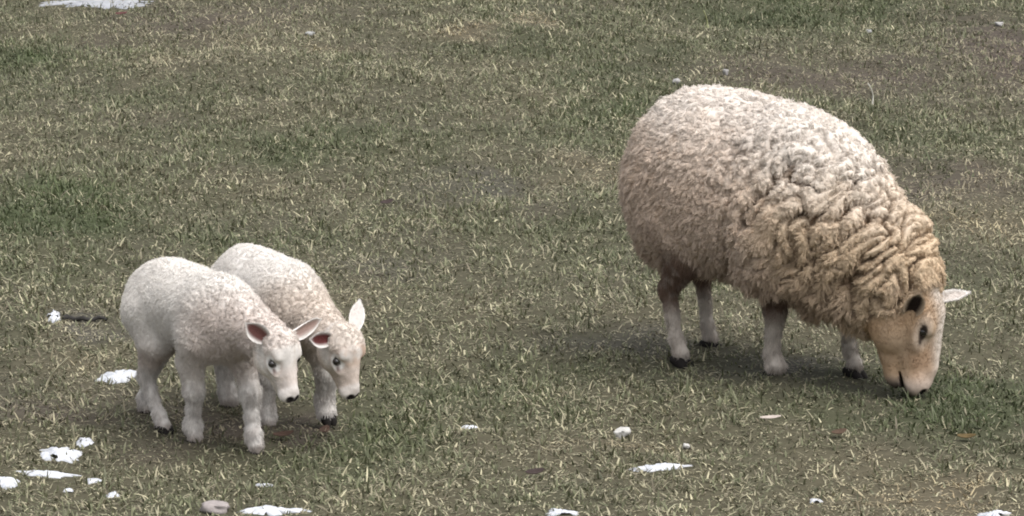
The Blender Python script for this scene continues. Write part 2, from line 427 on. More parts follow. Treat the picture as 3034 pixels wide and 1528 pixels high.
# ------------------------------------------------------------------ ears, eyes, hooves
def ear(parent, base, L, N, length, width, cup, inner, outer, name='ear', fold=.0, tip=.72, rnd=0.):
    """a cupped leaf with thickness: base point, length direction, opening direction"""
    L = nrm(L); N = nrm(N - L * (N @ L)); Sd = np.cross(L, N)
    nu, nv = 14, 11; th = .0035
    out = []; 
    for layer in (0, 1):
        for i in range(nu):
            u = math.sin(math.pi / 2 * i / (nu - 1)); wv = width * (.42 + .58 * math.sin(math.pi * min(1, u * .95 + .12)) ** .8) * ((1 - rnd) * (1 - max(0, (u - tip) / (1 - tip)) ** 2.2 * .93) + rnd * math.sqrt(max(.006, 1 - max(0, (u - tip) / (1 - tip)) ** 2)))
            for j in range(nv):
                s = -1 + 2 * j / (nv - 1)
                ang = s * cup * (1.15 - .75 * u)
                rad = wv / max(cup * (1.15 - .75 * u), .3)
                p = base + L * (length * u) + Sd * (math.sin(ang) * rad) + N * ((1 - math.cos(ang)) * rad - fold * length * u * u)
                nn = -(Sd * (-math.sin(ang)) + N * math.cos(ang))
                edge = 1 - abs(s) ** 4
                p = p + nn * (th * edge * (1 - .6 * u) if layer else 0)
                out.append(p)
    out = np.array(out); ix = lambda l, i, j: l * nu * nv + i * nv + j
    qs = []
    for i in range(nu - 1):
        for j in range(nv - 1):
            qs.append([ix(0, i, j), ix(0, i, j + 1), ix(0, i + 1, j + 1), ix(0, i + 1, j)]); qs.append([ix(1, i + 1, j), ix(1, i + 1, j + 1), ix(1, i, j + 1), ix(1, i, j)])
        for j in (0, nv - 1): qs.append([ix(0, i, j), ix(0, i + 1, j), ix(1, i + 1, j), ix(1, i, j)])
    for j in range(nv - 1): qs.append([ix(0, nu - 1, j), ix(0, nu - 1, j + 1), ix(1, nu - 1, j + 1), ix(1, nu - 1, j)])
    col = np.empty((len(out), 3)); 
    for l in (0, 1):
        for i in range(nu):
            for j in range(nv):
                s = abs(-1 + 2 * j / (nv - 1)); u = i / (nu - 1)
                t = 1 if l else float(np.clip(sst(.45, .85, np.array(s)) + sst(.55, .9, np.array(u)), 0, 1))
                col[ix(l, i, j)] = np.array(inner) * (1 - t) + np.array(outer) * t
    o = new_obj(name, quad_mesh(name, out, qs, col), M_SKIN, parent)
    # short hair on the outside and the rim
    me = o.data
    return o, out, np.array(qs), col
def eye(parent, c, r):
    v, q = surface_nets(Ell(c, (r, r, r)), np.array(c) - r * 1.3, np.array(c) + r * 1.3, r / 7)
    return new_obj('eye', quad_mesh('eye', v, q), M_EYE, parent)
_hoof = {}
def hoof(parent, pos, yaw, s, tilt=0.0):
    key = round(s, 3)
    if key not in _hoof:
        def fn(p):
            d = None
            for sy in (-1, 1):
                a = Cone((.012 * s, .011 * s * sy, .006 * s), (-.014 * s, .010 * s * sy, .020 * s), .0125 * s, .0125 * s)
                b = Cone((.022 * s, .010 * s * sy, .002 * s), (.0, .010 * s * sy, .022 * s), .0095 * s, .012 * s)
                dd = smin(a(p), b(p), .006 * s); d = dd if d is None else np.minimum(d, dd)
            return smax(smax(d, -p[:, 2], .003 * s), p[:, 2] - .03 * s, .004 * s)
        v, q = surface_nets(fn, V(-.04, -.035, -.01) * s, V(.05, .035, .045) * s, .0032 * s)
        _hoof[key] = quad_mesh('hoof', v, q); _hoof[key].materials.append(M_HOOF)
    o = bpy.data.objects.new('hoof', _hoof[key]); COL.objects.link(o); o.parent = parent
    o.location = pos; o.rotation_euler = (0, tilt, yaw)
    return o

# ------------------------------------------------------------------ an animal
def build_animal(name, spec):
    r = np.random.default_rng(spec['seed'])
    root = bpy.data.objects.new(name, None); COL.objects.link(root); root.empty_display_size = .1
    bx, by = spec['base']; root.location = (bx, by, float(gz(bx, by)[0]) + spec.get('lift', .0)); root.rotation_euler = (0, 0, math.radians(spec['heading']))
    tag(root, spec['label'], spec['category'])
    sc = spec['scale']
    torso = spec['torso']; HR = rot(*[math.radians(a) for a in spec['head_rot']]); HO = np.array(spec['head_pos'])
    head = [s.moved(HO, HR) for s in spec['head']]; carve = [s.moved(HO, HR) for s in spec['carve']]
    legs = [chain(l['pts'], l['rad']) for l in spec['legs']]
    kt, kh, kl = spec['k']
    def f_head(p):
        d = union(head, p, kh)
        for c in carve: d = smax(d, -c(p), .004 * sc)
        return d
    def f_leg(p):
        d = None
        for l in legs:
            a = union(l, p, kl); d = a if d is None else np.minimum(d, a)
        return d
    def f_tor(p): return union(torso, p, kt)
    def fn(p):
        return smin(smin(f_tor(p), f_leg(p), spec['kjl']), f_head(p), spec['kjh'])
    lo, hi = spec['box']
    v, q = surface_nets(fn, lo, hi, spec['voxel'])
    n = grad(fn, v)
    v32 = v.astype(np.float32)
    dt, dh, dl = f_tor(v32), f_head(v32), f_leg(v32)
    e = spec['edge']
    wool = sst(-e, e, dh - dt) * sst(-e, e * spec.get('leg_soft', 1.6), dl - dt + spec['leg_wool'](v))
    hp = (v - HO) @ HR / sc          # head coordinates
    if spec.get('topknot'): wool = np.maximum(wool, .75 * sst(spec['topknot'] + .008, spec['topknot'] - .012, hp[:, 0] + .006 * perlin(v * 60)) * sst(-.02, .006, hp[:, 2]) * (dh < dt))
    is_head = (dh < dt) & (dh < dl)
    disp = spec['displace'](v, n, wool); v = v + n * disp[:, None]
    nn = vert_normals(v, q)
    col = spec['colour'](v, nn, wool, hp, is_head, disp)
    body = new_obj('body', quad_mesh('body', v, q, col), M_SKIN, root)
    # fleece
    qi, w4 = sample(v, q, wool ** 1.5, spec['n_wool'], r)
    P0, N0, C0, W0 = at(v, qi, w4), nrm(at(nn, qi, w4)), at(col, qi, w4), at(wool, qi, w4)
    li, lw = sample(v, q, wool + 1e-4, spec['n_lock'], r)
    LP, LN = at(v, li, lw), nrm(at(nn, li, lw))
    own = nearest(LP, P0)
    flow = spec['flow'](LP, LN)
    LD = nrm(LN * spec['stand'] + flow + r.normal(0, spec['mess'], LP.shape))
    LLen = spec['lock_len'](LP) * r.uniform(.7, 1.3, len(LP)); LT = nrm(np.cross(LD, r.normal(size=LP.shape))); LT2 = np.cross(LD, LT)
    lph = r.uniform(0, 6.28, len(LP)); lfr = r.uniform(.6, 1.5, len(LP)); lamp = spec['crimp'] * r.uniform(.3, 1.2, len(LP))
    K = 6; ts = np.linspace(0, 1, K)
    dirs = nrm(LD[own] * .8 + N0 * .45 + r.normal(0, .22, P0.shape)); ln = LLen[own] * r.uniform(.65, 1.1, len(P0)) * (.35 + .65 * W0) * np.where(r.random(len(P0)) < .03, r.uniform(1.3, 2.2, len(P0)), 1)
    offp = P0 - LP[own]
    Pts = np.empty((len(P0), K, 3))
    cl = r.uniform(.45, .95, len(P0)) * spec['clump']
    for k, t in enumerate(ts):
        straight = P0 + dirs * (ln * t)[:, None]
        lock = LP[own] + LD[own] * (ln * t)[:, None] + offp * .15
        m = (cl * t ** 1.2)[:, None]
        a = (lph + lfr * 6.28 * t)[own][:, None]; am = (lamp[own] * t)[:, None]
        Pts[:, k] = straight * (1 - m) + lock * m + am * (LT[own] * np.cos(a) + LT2[own] * np.sin(a)) - V(0, 0, 1) * (spec['droop'] * ln * t * t)[:, None]
    rad = spec['fib'] * np.array([1, 1, .95, .85, .65, .3])[None, :] * r.uniform(.7, 1.3, (len(P0), 1))
    lc = (1 + spec['lockvar'] * r.normal(0, 1, len(LP)))[own][:, None]
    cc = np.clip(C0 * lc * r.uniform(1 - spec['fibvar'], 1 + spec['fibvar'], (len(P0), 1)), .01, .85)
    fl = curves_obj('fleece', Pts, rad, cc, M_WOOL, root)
    # short coat of the face and legs
    qi, w4 = sample(v, q, np.clip(1 - wool, 0, 1) ** 2 + 1e-5, spec['n_coat'], r)
    P0, N0, C0 = at(v, qi, w4), nrm(at(nn, qi, w4)), at(col, qi, w4)
    hp0 = (P0 - HO) @ HR / sc; ih = at(is_head.astype(float), qi, w4) > .5
    lie = np.where(ih[:, None], -HR[:, 0][None, :] * 1.0, V(0, 0, -1.0)[None, :])
    wob = np.stack([perlin(P0 * 55 + 1), perlin(P0 * 55 + 21), perlin(P0 * 55 + 41)], 1)
    D = nrm(N0 * .38 + lie * .8 + r.normal(0, .18, P0.shape) + wob * np.where(ih, .25, .45)[:, None]); ln = spec['coat_len'] * r.uniform(.6, 1.3, len(P0))
    ln = ln * np.where(ih, np.where(hp0[:, 0] > .19 * spec['nose_x'], .35, .75), spec['leg_hair'])
    ks = np.linspace(0, 1, 4)
    Pts = P0[:, None, :] - N0[:, None, :] * .0008 + D[:, None, :] * (ln[:, None] * ks)[..., None] - N0[:, None, :] * ((ln * .12)[:, None] * ks ** 2)[..., None]
    cc = np.clip(C0 * (1 + r.uniform(-.24, .2, (len(P0), 1))) * (1 + np.where(ih, .10, .17) * perlin(P0 * np.array([90., 90., 34.]) + 2))[:, None], .008, .85)
    curves_obj('coat', Pts, spec['coat_fib'] * np.array([1, .9, .7, .3])[None, :], cc, M_HAIR, root)
    # eyes, ears, hooves
    for sy in (-1, 1):
        ec = np.array(spec['eye']) * V(1, sy, 1); eye(root, HO + HR @ ec, spec['eye_r'])
    for E_ in spec['ears']:
        b = HO + HR @ np.array(E_['base'])
        o, ov, oq, oc = ear(root, b, HR @ np.array(E_['dir']), HR @ np.array(E_['open']), E_['len'], E_['wid'], E_['cup'], E_['inner'], E_['outer'], fold=E_.get('fold', 0), tip=E_.get('tip', .72), rnd=E_.get('rnd', 0.))
        on = vert_normals(ov, oq)
        wt = np.ones(len(ov)); wt[:len(ov) // 2] = .25
        qi, w4 = sample(ov, oq, wt, spec['n_ear'], r); P0, N0, C0 = at(ov, qi, w4), nrm(at(on, qi, w4)), at(oc, qi, w4)
        D = nrm(N0 * .3 + (HR @ nrm(np.array(E_['dir'])))[None, :] * .9 + r.normal(0, .2, P0.shape)); ln = spec['coat_len'] * .9 * r.uniform(.5, 1.2, len(P0))
        Pts = P0[:, None, :] + D[:, None, :] * (ln[:, None] * ks)[..., None]
        curves_obj('ear_hair', Pts, spec['fib'] * .6 * np.array([1, .9, .7, .3])[None, :], np.clip(C0 * r.uniform(.85, 1.15, (len(P0), 1)), .008, .85), M_HAIR, o)
    for l in spec['legs']:
        p = np.array(l['foot']) - V(0, 0, l.get('sink', .009)); hoof(root, p, l.get('yaw', 0), spec['hoof'], l.get('tilt', 0))
    return root
def vert_normals(v, q):
    fnn = np.cross(v[q[:, 2]] - v[q[:, 0]], v[q[:, 3]] - v[q[:, 1]]); n = np.zeros_like(v)
    for k in range(4):
        for a in range(3): n[:, a] += np.bincount(q[:, k], fnn[:, a], len(v))
    return nrm(n)

# ---- heads (head coordinates: x to the nose, y left, z out of the forehead)
def ewe_head():
    h = [Ell((.025, 0, -.02), (.085, .066, .068)), Cone((.06, 0, -.035), (.205, 0, -.048), .064, .047), Ell((.228, 0, -.048), (.040, .044, .046)),
         Cone((.055, 0, -.105), (.195, 0, -.098), .050, .033), Ell((.212, 0, -.098), (.034, .033, .027)), Cone((.045, 0, .020), (.19, 0, -.010), .034, .030)]
    for s in (-1, 1):
        h += [Ell((.065, .034 * s, -.092), (.070, .038, .060)), Ell((.066, .050 * s, .014), (.034, .018, .018)), Ell((.098, .050 * s, -.026), (.036, .016, .012)), Ell((.238, .024 * s, -.050), (.027, .026, .030))]
    c = []
    for s in (-1, 1):
        c += [Ell((.278, .02 * s, -.086), (.042, .05, .013), rot(0, math.radians(-10), 0)), Ell((.259, .031 * s, -.028), (.013, .010, .009), rot(math.radians(25 * s), 0, 0)), Ell((.235, .032 * s, -.078), (.044, .030, .0055), rot(0, math.radians(-6), 0))]
    return h, c
def lamb_head():
    h = [Ell((.015, 0, -.006), (.056, .050, .050)), Cone((.048, 0, -.022), (.122, 0, -.036), .042, .024), Ell((.137, 0, -.036), (.021, .023, .022)),
         Cone((.030, 0, -.055), (.122, 0, -.056), .031, .014), Cone((.035, 0, .014), (.125, 0, -.018), .024, .015)]
    for s in (-1, 1):
        h += [Ell((.034, .022 * s, -.046), (.043, .028, .036)), Ell((.036, .035 * s, .014), (.024, .012, .012)), Ell((.066, .034 * s, -.020), (.024, .011, .008)), Ell((.139, .012 * s, -.040), (.015, .014, .015))]
    c = []
    for s in (-1, 1):
        c += [Ell((.155, .012 * s, -.028), (.008, .0050, .006)), Ell((.142, .020 * s, -.052), (.026, .018, .0028), rot(0, math.radians(-8), 0))]
    return h, c

# ---- the ewe
def ewe_displace(v, n, wool):
    x, y, z = v.T
    sh = sst(-.08, .20, x + .06 * perlin(v * 7 + 3)); p = v
    wv = np.stack([perlin(p * 9 + 3), perlin(p * 9 + 23), perlin(p * 9 + 43)], 1) * .035
    u = p + wv
    a, b = u[:, 0] * .80 - u[:, 2] * .60, u[:, 0] * .60 + u[:, 2] * .80
    n1 = perlin(np.stack([a * 27, u[:, 1] * 11, b * 9], 1)); n2 = perlin(np.stack([a * 18, u[:, 1] * 8, b * 6.5 + 9], 1))
    cre = (np.exp(-(n1 / .15) ** 2) * .022 + np.exp(-(n2 / .11) ** 2) * .034) * (.25 + .75 * sst(.74, .60, z + .06 * sst(.15, .4, x)))
    n3 = perlin(np.stack([u[:, 0] * 17, u[:, 1] * 17, u[:, 2] * 42], 1)); n4 = fbm(u * 45, 2)
    rear = .0045 * n3 + .002 * n4 - .0035 * np.exp(-(n3 / .12) ** 2)
    d = (1 - sh) * rear + sh * (.014 - cre + .003 * n4 + .004 * n3)
    el = x - .035 - .25 * (z - .36) + .02 * perlin(p * 14 + 8); low = sst(.50, .38, z) * (y < 0)
    d = d - low * .030 * np.exp(-(el / .016) ** 2) + low * .018 * sst(.0, .05, el) * sst(.17, .10, el)
    lump = .012 * perlin(p * 6 + 11)
    return wool * (d + lump) + (1 - wool) * .0008 * fbm(p * 120, 2)
def ewe_colour(v, n, wool, hp, is_head, disp):
    x, y, z = v.T; N = len(v)
    nb = fbm(v * 7 + 2, 3); nf = fbm(v * 38 + 7, 3)
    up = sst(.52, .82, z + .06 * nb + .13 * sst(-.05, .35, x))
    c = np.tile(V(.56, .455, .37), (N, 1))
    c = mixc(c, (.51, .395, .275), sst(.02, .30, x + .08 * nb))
    c = mixc(c, (.68, .635, .59), up * .85)  # paler back: cleaner wool, with some skylight put into the colour
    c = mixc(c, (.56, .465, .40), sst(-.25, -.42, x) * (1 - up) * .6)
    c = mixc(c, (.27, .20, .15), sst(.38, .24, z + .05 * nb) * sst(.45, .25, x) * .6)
    c = mixc(c, (.38, .26, .17), sst(.2, .55, nf) * .4 * (1 - up)); c = mixc(c, (.40, .31, .23), sst(.15, .5, fbm(v * 11 + 19, 3)) * .45 * (1 - up))
    deep = sst(-.005, -.022, disp); c = mixc(c, (.20, .135, .085), deep * .95 * sst(-.1, .15, x))  # creases darkened: their shade painted into the wool colour
    c *= (1 + .16 * nf)[:, None]
    # legs
    leg = (~is_head) & (wool < .5)
    lc = np.tile(V(.50, .45, .40), (N, 1)); lc = mixc(lc, (.15, .10, .075), sst(.13, .20, z + .03 * nb)); lc = mixc(lc, (.34, .29, .25), sst(0, .4, nf) * .6)
    lc = mixc(lc, (.20, .17, .14), sst(.045, .015, z) * .6)
    # face
    hx, hy, hz = hp.T; ay = np.abs(hy)
    fc = np.tile(V(.41, .285, .18), (N, 1)); fc = mixc(fc, (.31, .205, .12), sst(-.1, .45, fbm(v * 22 + 4, 3)) * .6)
    fc = mixc(fc, (.56, .45, .35), sst(-.2, .4, nb) * .35); fc = mixc(fc, (.36, .23, .15), sst(.11, .16, hx) * sst(-.07, -.03, hz) * .5)
    fc = mixc(fc, (.64, .58, .52), sst(-.005, .03, hz) * sst(.055, .01, ay) * .85)                 # pale front of the face
    fc = mixc(fc, (.40, .26, .15), sst(.03, .07, ay) * sst(.10, .16, hx) * .25)
    er = np.sqrt(((hx - .086) / 1.9) ** 2 + (hz - .001 + (hx - .086) * .35) ** 2)
    fc = mixc(fc, (.58, .49, .41), sst(.036, .016, er) * sst(.03, .045, ay) * .6)
    fc = mixc(fc, (.035, .026, .021), sst(.0135, .0095, er) * (ay > .03))
    tear = np.exp(-((hz + .006 + (hx - .09) * .25) / .005) ** 2) * sst(.090, .100, hx) * sst(.130, .112, hx); fc = mixc(fc, (.05, .035, .028), tear * (ay > .03))
    fc = mixc(fc, (.48, .40, .345), sst(.185, .245, hx + .012 * nb + .006 * nf) * .8)                                  # pale muzzle
    ml = hz + .078 + (hx - .235) * -.10
    fc = mixc(fc, (.012, .010, .010), np.exp(-(ml / (.0075 + .45 * np.clip(hx - .222, 0, .04))) ** 2) * sst(.200, .214, hx))
    fc = mixc(fc, (.07, .055, .048), sst(.205, .235, hx + .008 * nf) * sst(.004, -.012, ml) * .9)  # chin darkened: shade down in the grass painted into the coat
    nr = np.sqrt((hx - .259) ** 2 + ((ay - .031) * 1.1) ** 2 + (hz + .028) ** 2); fc = mixc(fc, (.010, .008, .008), sst(.018, .012, nr))
    fc *= (1 + .16 * nf)[:, None]
    o = mixc(lc, V(0, 0, 0), np.zeros(N)); o[is_head] = fc[is_head]
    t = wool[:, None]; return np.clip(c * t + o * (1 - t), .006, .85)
def ewe_flow(p, n):
    x = p[:, 0]; f = np.stack([-.30 * np.ones(len(x)), 0 * x, -.45 * np.ones(len(x))], 1)
    s = perlin(p * 8 + 5)[:, None]; s2 = perlin(p * 8 + 31)[:, None]
    rr = (1 - sst(-.1, .2, x))[:, None]
    return f * (1 + .5 * rr) + np.stack([s[:, 0] * .7, s2[:, 0] * .5, s2[:, 0] * .3], 1) * (1 - .4 * rr)
hd, cv = ewe_head()
EWE = dict(
    seed=21, base=(.682, -1.49), heading=-38, label='large woolly cream ewe grazing with its head down in the grass', category='sheep', scale=1.0, voxel=.0048,
    torso=[Ell((-.175, 0, .535), (.235, .215, .235)), Ell((-.02, 0, .512), (.29, .232, .250)), Ell((.135, 0, .490), (.205, .212, .232)), Ell((-.255, 0, .43), (.12, .155, .16)),
           Ell((.215, 0, .37), (.15, .15, .155)), Cone((.23, 0, .475), (.425, 0, .355), .182, .132), Cone((.425, 0, .350), (.480, 0, .310), .130, .090), Cone((.29, 0, .32), (.43, 0, .258), .125, .085)],
    head=hd, carve=cv, head_pos=(.553, .0, .277), head_rot=(24, 82, 0),
    legs=[
      dict(pts=[(-.19, -.12, .42), (-.15, -.12, .33), (-.225, -.108, .215), (-.195, -.107, .075), (-.180, -.105, .035)], rad=[.10, .062, .0225, .0145, .021], foot=(-.178, -.105, 0)),
      dict(pts=[(-.21, .12, .42), (-.19, .12, .33), (-.265, .112, .215), (-.242, .108, .075), (-.230, .108, .035)], rad=[.10, .062, .022, .014, .0205], foot=(-.228, .108, 0)),
      dict(pts=[(.13, -.11, .40), (.105, -.09, .30), (.115, -.07, .19), (.100, -.062, .075), (.112, -.060, .035)], rad=[.09, .044, .026, .0175, .028], foot=(.110, -.060, 0), sink=.018),
      dict(pts=[(.19, .10, .40), (.205, .10, .29), (.240, .095, .19), (.262, .085, .075), (.281, .083, .035)], rad=[.08, .038, .0235, .0145, .021], foot=(.280, .083, 0)),
    ],
    k=(.09, .022, .02), kjl=.035, kjh=.022, box=((-.52, -.34, -.01), (.76, .34, .86)), edge=.014, leg_wool=lambda v: np.where(v[:, 2] > .26, .02, -.06),
    displace=ewe_displace, colour=ewe_colour, flow=ewe_flow, stand=.62, mess=.34, crimp=.0026, clump=.8, droop=.2, fib=.00065, coat_fib=.00050, leg_hair=1.5, fibvar=.14, lockvar=.05,
    lock_len=lambda p: (.0125 - .002 * sst(0, .2, p[:, 0]) + .012 * sst(.36, .27, p[:, 2])) * (1 - .5 * sst(.40, .47, p[:, 0])), n_wool=230000, n_lock=12000, n_coat=46000, coat_len=.0090, n_ear=2200, nose_x=1.0,
    eye=(.085, .0535, .000), eye_r=.0135, hoof=1.15,
    ears=[dict(base=(.028, -.062, -.030), dir=(-.66, -.45, .48), open=(.1, -.9, .25), len=.080, wid=.031, cup=1.1, tip=.8, inner=(.030, .020, .017), outer=(.50, .40, .30)),
          dict(base=(.022, .050, .016), dir=(.0, .60, .78), open=(-.5, -.5, .3), len=.118, wid=.019, cup=1.0, inner=(.56, .51, .47), outer=(.66, .63, .60), tip=.5, rnd=.3)],
)
build_animal('ewe', EWE)

# ---- the lambs
def lamb_displace_maker(seed):
    def f(v, n, wool):
        p = v + seed; x = v[:, 0]
        wv = np.stack([perlin(p * 22 + 3), perlin(p * 22 + 23), perlin(p * 22 + 43)], 1) * .014
        u = p + wv; n1 = perlin(u * np.array([52, 44, 40])); n2 = fbm(u * 85, 2)
        ch = sst(.05, .2, x) 
        d = (.0008 + .0006 * ch) * n1 + .0006 * n2 - (.0007 + .0044 * ch) * np.exp(-(n1 / .12) ** 2) + .006 * perlin(p * 11)
        return wool * d + (1 - wool) * (.0010 * fbm(p * 70, 3) * sst(.3, .2, v[:, 2]) + .0005 * fbm(p * 150, 2))
    return f
def lamb_colour_maker(brown):
    def f(v, n, wool, hp, is_head, disp):
        x, y, z = v.T; N = len(v); nb = fbm(v * 14 + brown * 9, 3); nf = fbm(v * 70 + 7, 3)
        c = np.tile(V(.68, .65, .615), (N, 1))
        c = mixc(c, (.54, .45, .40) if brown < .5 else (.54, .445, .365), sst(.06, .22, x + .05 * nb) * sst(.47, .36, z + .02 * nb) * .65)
        c = mixc(c, (.52, .465, .425), sst(.32, .20, z + .03 * nb) * .5)  # lower body greyed: underside shading painted into the wool
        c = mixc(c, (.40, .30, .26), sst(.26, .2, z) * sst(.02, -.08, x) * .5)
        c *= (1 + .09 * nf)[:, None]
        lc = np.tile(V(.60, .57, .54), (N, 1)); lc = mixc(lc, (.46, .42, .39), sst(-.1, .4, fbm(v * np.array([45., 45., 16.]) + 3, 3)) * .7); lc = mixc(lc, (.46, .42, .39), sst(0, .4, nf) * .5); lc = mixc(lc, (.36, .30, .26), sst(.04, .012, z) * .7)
        hx, hy, hz = hp.T; ay = np.abs(hy)
        fc = np.tile(V(.62, .585, .55), (N, 1))
        fc = mixc(fc, (.52, .41, .36), sst(.06, .10, hx + .01 * nb) * sst(-.055, -.02, hz) * .40); fc = mixc(fc, (.46, .39, .33), sst(.0, .45, fbm(v * 48 + 5, 3)) * .45)
        fc = mixc(fc, (.62, .54, .47), sst(-.035, -.06, hz) * .6)
        if brown > .5:
            b = sst(.55, .15, np.abs(nb)) * sst(.015, .045, hx) * sst(.095, .06, hx) * sst(-.03, .01, hz); fc = mixc(fc, (.40, .25, .165), b * .75)
            fc = mixc(fc, (.50, .38, .29), sst(.05, .08, hx) * .35)
        er = np.sqrt(((hx - .057) / 1.45) ** 2 + (hz + .006 + (hx - .057) * .2) ** 2); sd = ay > .022
        fc = mixc(fc, (.52, .44, .39), sst(.026, .018, er) * sst(.012, .016, er) * sd * .6)
        fc = mixc(fc, (.74, .71, .68), sst(.019, .013, er) * sd)
        fc = mixc(fc, (.03, .022, .02), sst(.0090, .0068, er) * sd)
        tear = np.exp(-((hz + .009 + (hx - .06) * .2) / .0035) ** 2) * sst(.066, .072, hx) * sst(.090, .078, hx); fc = mixc(fc, (.14, .09, .08), tear * sd * .9)
        fc = mixc(fc, (.66, .62, .59), sst(.118, .13, hx) * .7)
        mouth = np.exp(-((hz + .052 + (hx - .14) * -.14) / .0032) ** 2) * sst(.118, .13, hx); fc = mixc(fc, (.10, .07, .065), mouth * .9)
        nr = np.sqrt((hx - .154) ** 2 + ((ay - .010) * .9) ** 2 + (hz + .029) ** 2); fc = mixc(fc, (.016, .013, .013), sst(.0135, .0085, nr))
        fc *= (1 + .12 * nf + .08 * nb)[:, None]
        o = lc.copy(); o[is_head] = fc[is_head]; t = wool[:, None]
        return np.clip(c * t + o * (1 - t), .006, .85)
    return f
def lamb_flow(p, n):
    s = perlin(p * 22 + 5); s2 = perlin(p * 22 + 31)
    return np.stack([-.35 + .6 * s, .5 * s2, -.35 + .3 * s2], 1)
lh, lcv = lamb_head()
LAMB_COMMON = dict(scale=1.0, voxel=.0032, head=lh, carve=lcv, k=(.05, .014, .018), kjl=.03, kjh=.018, edge=.012, leg_wool=lambda v: -.03 + .12 * sst(.09, .19, v[:, 2]),
    flow=lamb_flow, stand=.5, mess=.28, crimp=.0014, clump=.4, droop=.1, fib=.00038, coat_fib=.00050, leg_hair=1.9, fibvar=.06, lockvar=.01, lock_len=lambda p: .0056 + .002 * sst(.05, .2, p[:, 0]),
    n_wool=100000, n_lock=8000, n_coat=34000, coat_len=.0052, n_ear=1600, nose_x=.6, topknot=.034, leg_soft=5.5, eye=(.057, .0425, -.006), eye_r=.0098, hoof=.92)
PINK, WHITE = (.17, .078, .070), (.66, .63, .60)
LAMB1 = dict(LAMB_COMMON, seed=31, base=(-.856, -2.21), heading=-50, label='nearer white lamb walking with its head lowered, dark eye and pink ear showing', category='lamb',
    torso=[Ell((-.085, 0, .360), (.120, .100, .106)), Ell((.03, 0, .356), (.16, .104, .103)), Ell((.140, 0, .338), (.108, .096, .112)), Ell((-.12, 0, .31), (.065, .078, .09)),
           Cone((.16, 0, .360), (.325, 0, .335), .086, .058)],
    legs=[
      dict(pts=[(-.10, -.05, .32), (-.070, -.055, .255), (-.128, -.048, .150), (-.080, -.040, .050), (-.062, -.038, .024)], rad=[.070, .044, .0185, .0130, .0185], foot=(-.058, -.038, .0), sink=.002),
      dict(pts=[(-.11, .05, .32), (-.14, .055, .255), (-.215, .046, .155), (-.262, .038, .050), (-.256, .038, .026)], rad=[.068, .042, .0180, .0130, .0180], foot=(-.254, .042, 0)),
      dict(pts=[(.13, -.058, .30), (.090, -.056, .23), (.092, -.048, .150), (.080, -.042, .095), (.068, -.038, .050), (.076, -.036, .024)], rad=[.058, .034, .0245, .0145, .0205, .019], foot=(.078, -.036, 0), sink=.020),
      dict(pts=[(.16, .05, .30), (.190, .045, .23), (.228, .035, .150), (.242, .028, .095), (.252, .024, .050), (.266, .021, .024)], rad=[.054, .032, .0245, .0145, .0195, .019], foot=(.268, .022, 0), sink=.020),
    ],
    head_pos=(.395, 0, .330), head_rot=(4, 58, 0), box=((-.32, -.16, -.01), (.58, .16, .50)),
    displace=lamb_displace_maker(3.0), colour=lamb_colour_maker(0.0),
    ears=[dict(base=(-.010, -.040, .004), dir=(-.50, -.72, .26), open=(.45, -.55, .65), len=.080, wid=.027, cup=.85, tip=.55, rnd=.0, inner=PINK, outer=WHITE),
          dict(base=(-.004, .040, .006), dir=(-.20, 1, .10), open=(.7, -.2, .5), len=.112, wid=.027, cup=.9, inner=(.50, .36, .32), outer=WHITE)])
build_animal('lamb', LAMB1)
LAMB2 = dict(LAMB_COMMON, seed=41, base=(-.6585, -1.9955), heading=-58, label='farther lamb half hidden behind the other, brown smudge on its forehead', category='lamb',
    torso=[Ell((-.085, 0, .352), (.120, .097, .104)), Ell((.03, 0, .344), (.16, .100, .100)), Ell((.115, 0, .325), (.105, .090, .106)), Ell((-.12, 0, .31), (.065, .078, .09)),
           Cone((.13, 0, .338), (.345, 0, .292), .080, .052)],
    legs=[
      dict(pts=[(-.12, -.05, .31), (-.10, -.055, .25), (-.165, -.048, .145), (-.152, -.043, .050), (-.140, -.041, .026)], rad=[.078, .050, .025, .020, .024], foot=(-.138, -.041, .0)),
      dict(pts=[(-.13, .05, .31), (-.12, .055, .25), (-.185, .05, .15), (-.192, .045, .050), (-.188, .045, .026)], rad=[.076, .048, .024, .019, .023], foot=(-.185, .045, 0)),
      dict(pts=[(.13, -.058, .29), (.115, -.062, .22), (.120, -.064, .145), (.114, -.064, .095), (.108, -.064, .050), (.116, -.064, .026)], rad=[.056, .034, .0245, .0155, .021, .0205], foot=(.122, -.062, 0), sink=.020),
      dict(pts=[(.16, .05, .29), (.175, .06, .22), (.205, .068, .15), (.185, .070, .075), (.195, .070, .048)], rad=[.060, .038, .027, .022, .026], foot=(.198, .070, .022), tilt=.45, sink=0),
    ],
    head_pos=(.412, 0, .300), head_rot=(14, 66, 0), box=((-.32, -.16, -.01), (.62, .16, .50)),
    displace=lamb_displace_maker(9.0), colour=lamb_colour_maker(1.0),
    ears=[dict(base=(-.006, -.042, -.006), dir=(-.12, -.95, -.02), open=(.30, -.62, .7), len=.066, wid=.025, cup=1.1, tip=.6, rnd=.4, inner=(.12, .038, .036), outer=WHITE),
          dict(base=(-.012, .034, .010), dir=(-.85, .40, .22), open=(.30, -.45, .75), len=.082, wid=.023, cup=.75, tip=.5, rnd=1.0, inner=(.64, .60, .57), outer=WHITE)])
build_animal('lamb', LAMB2)

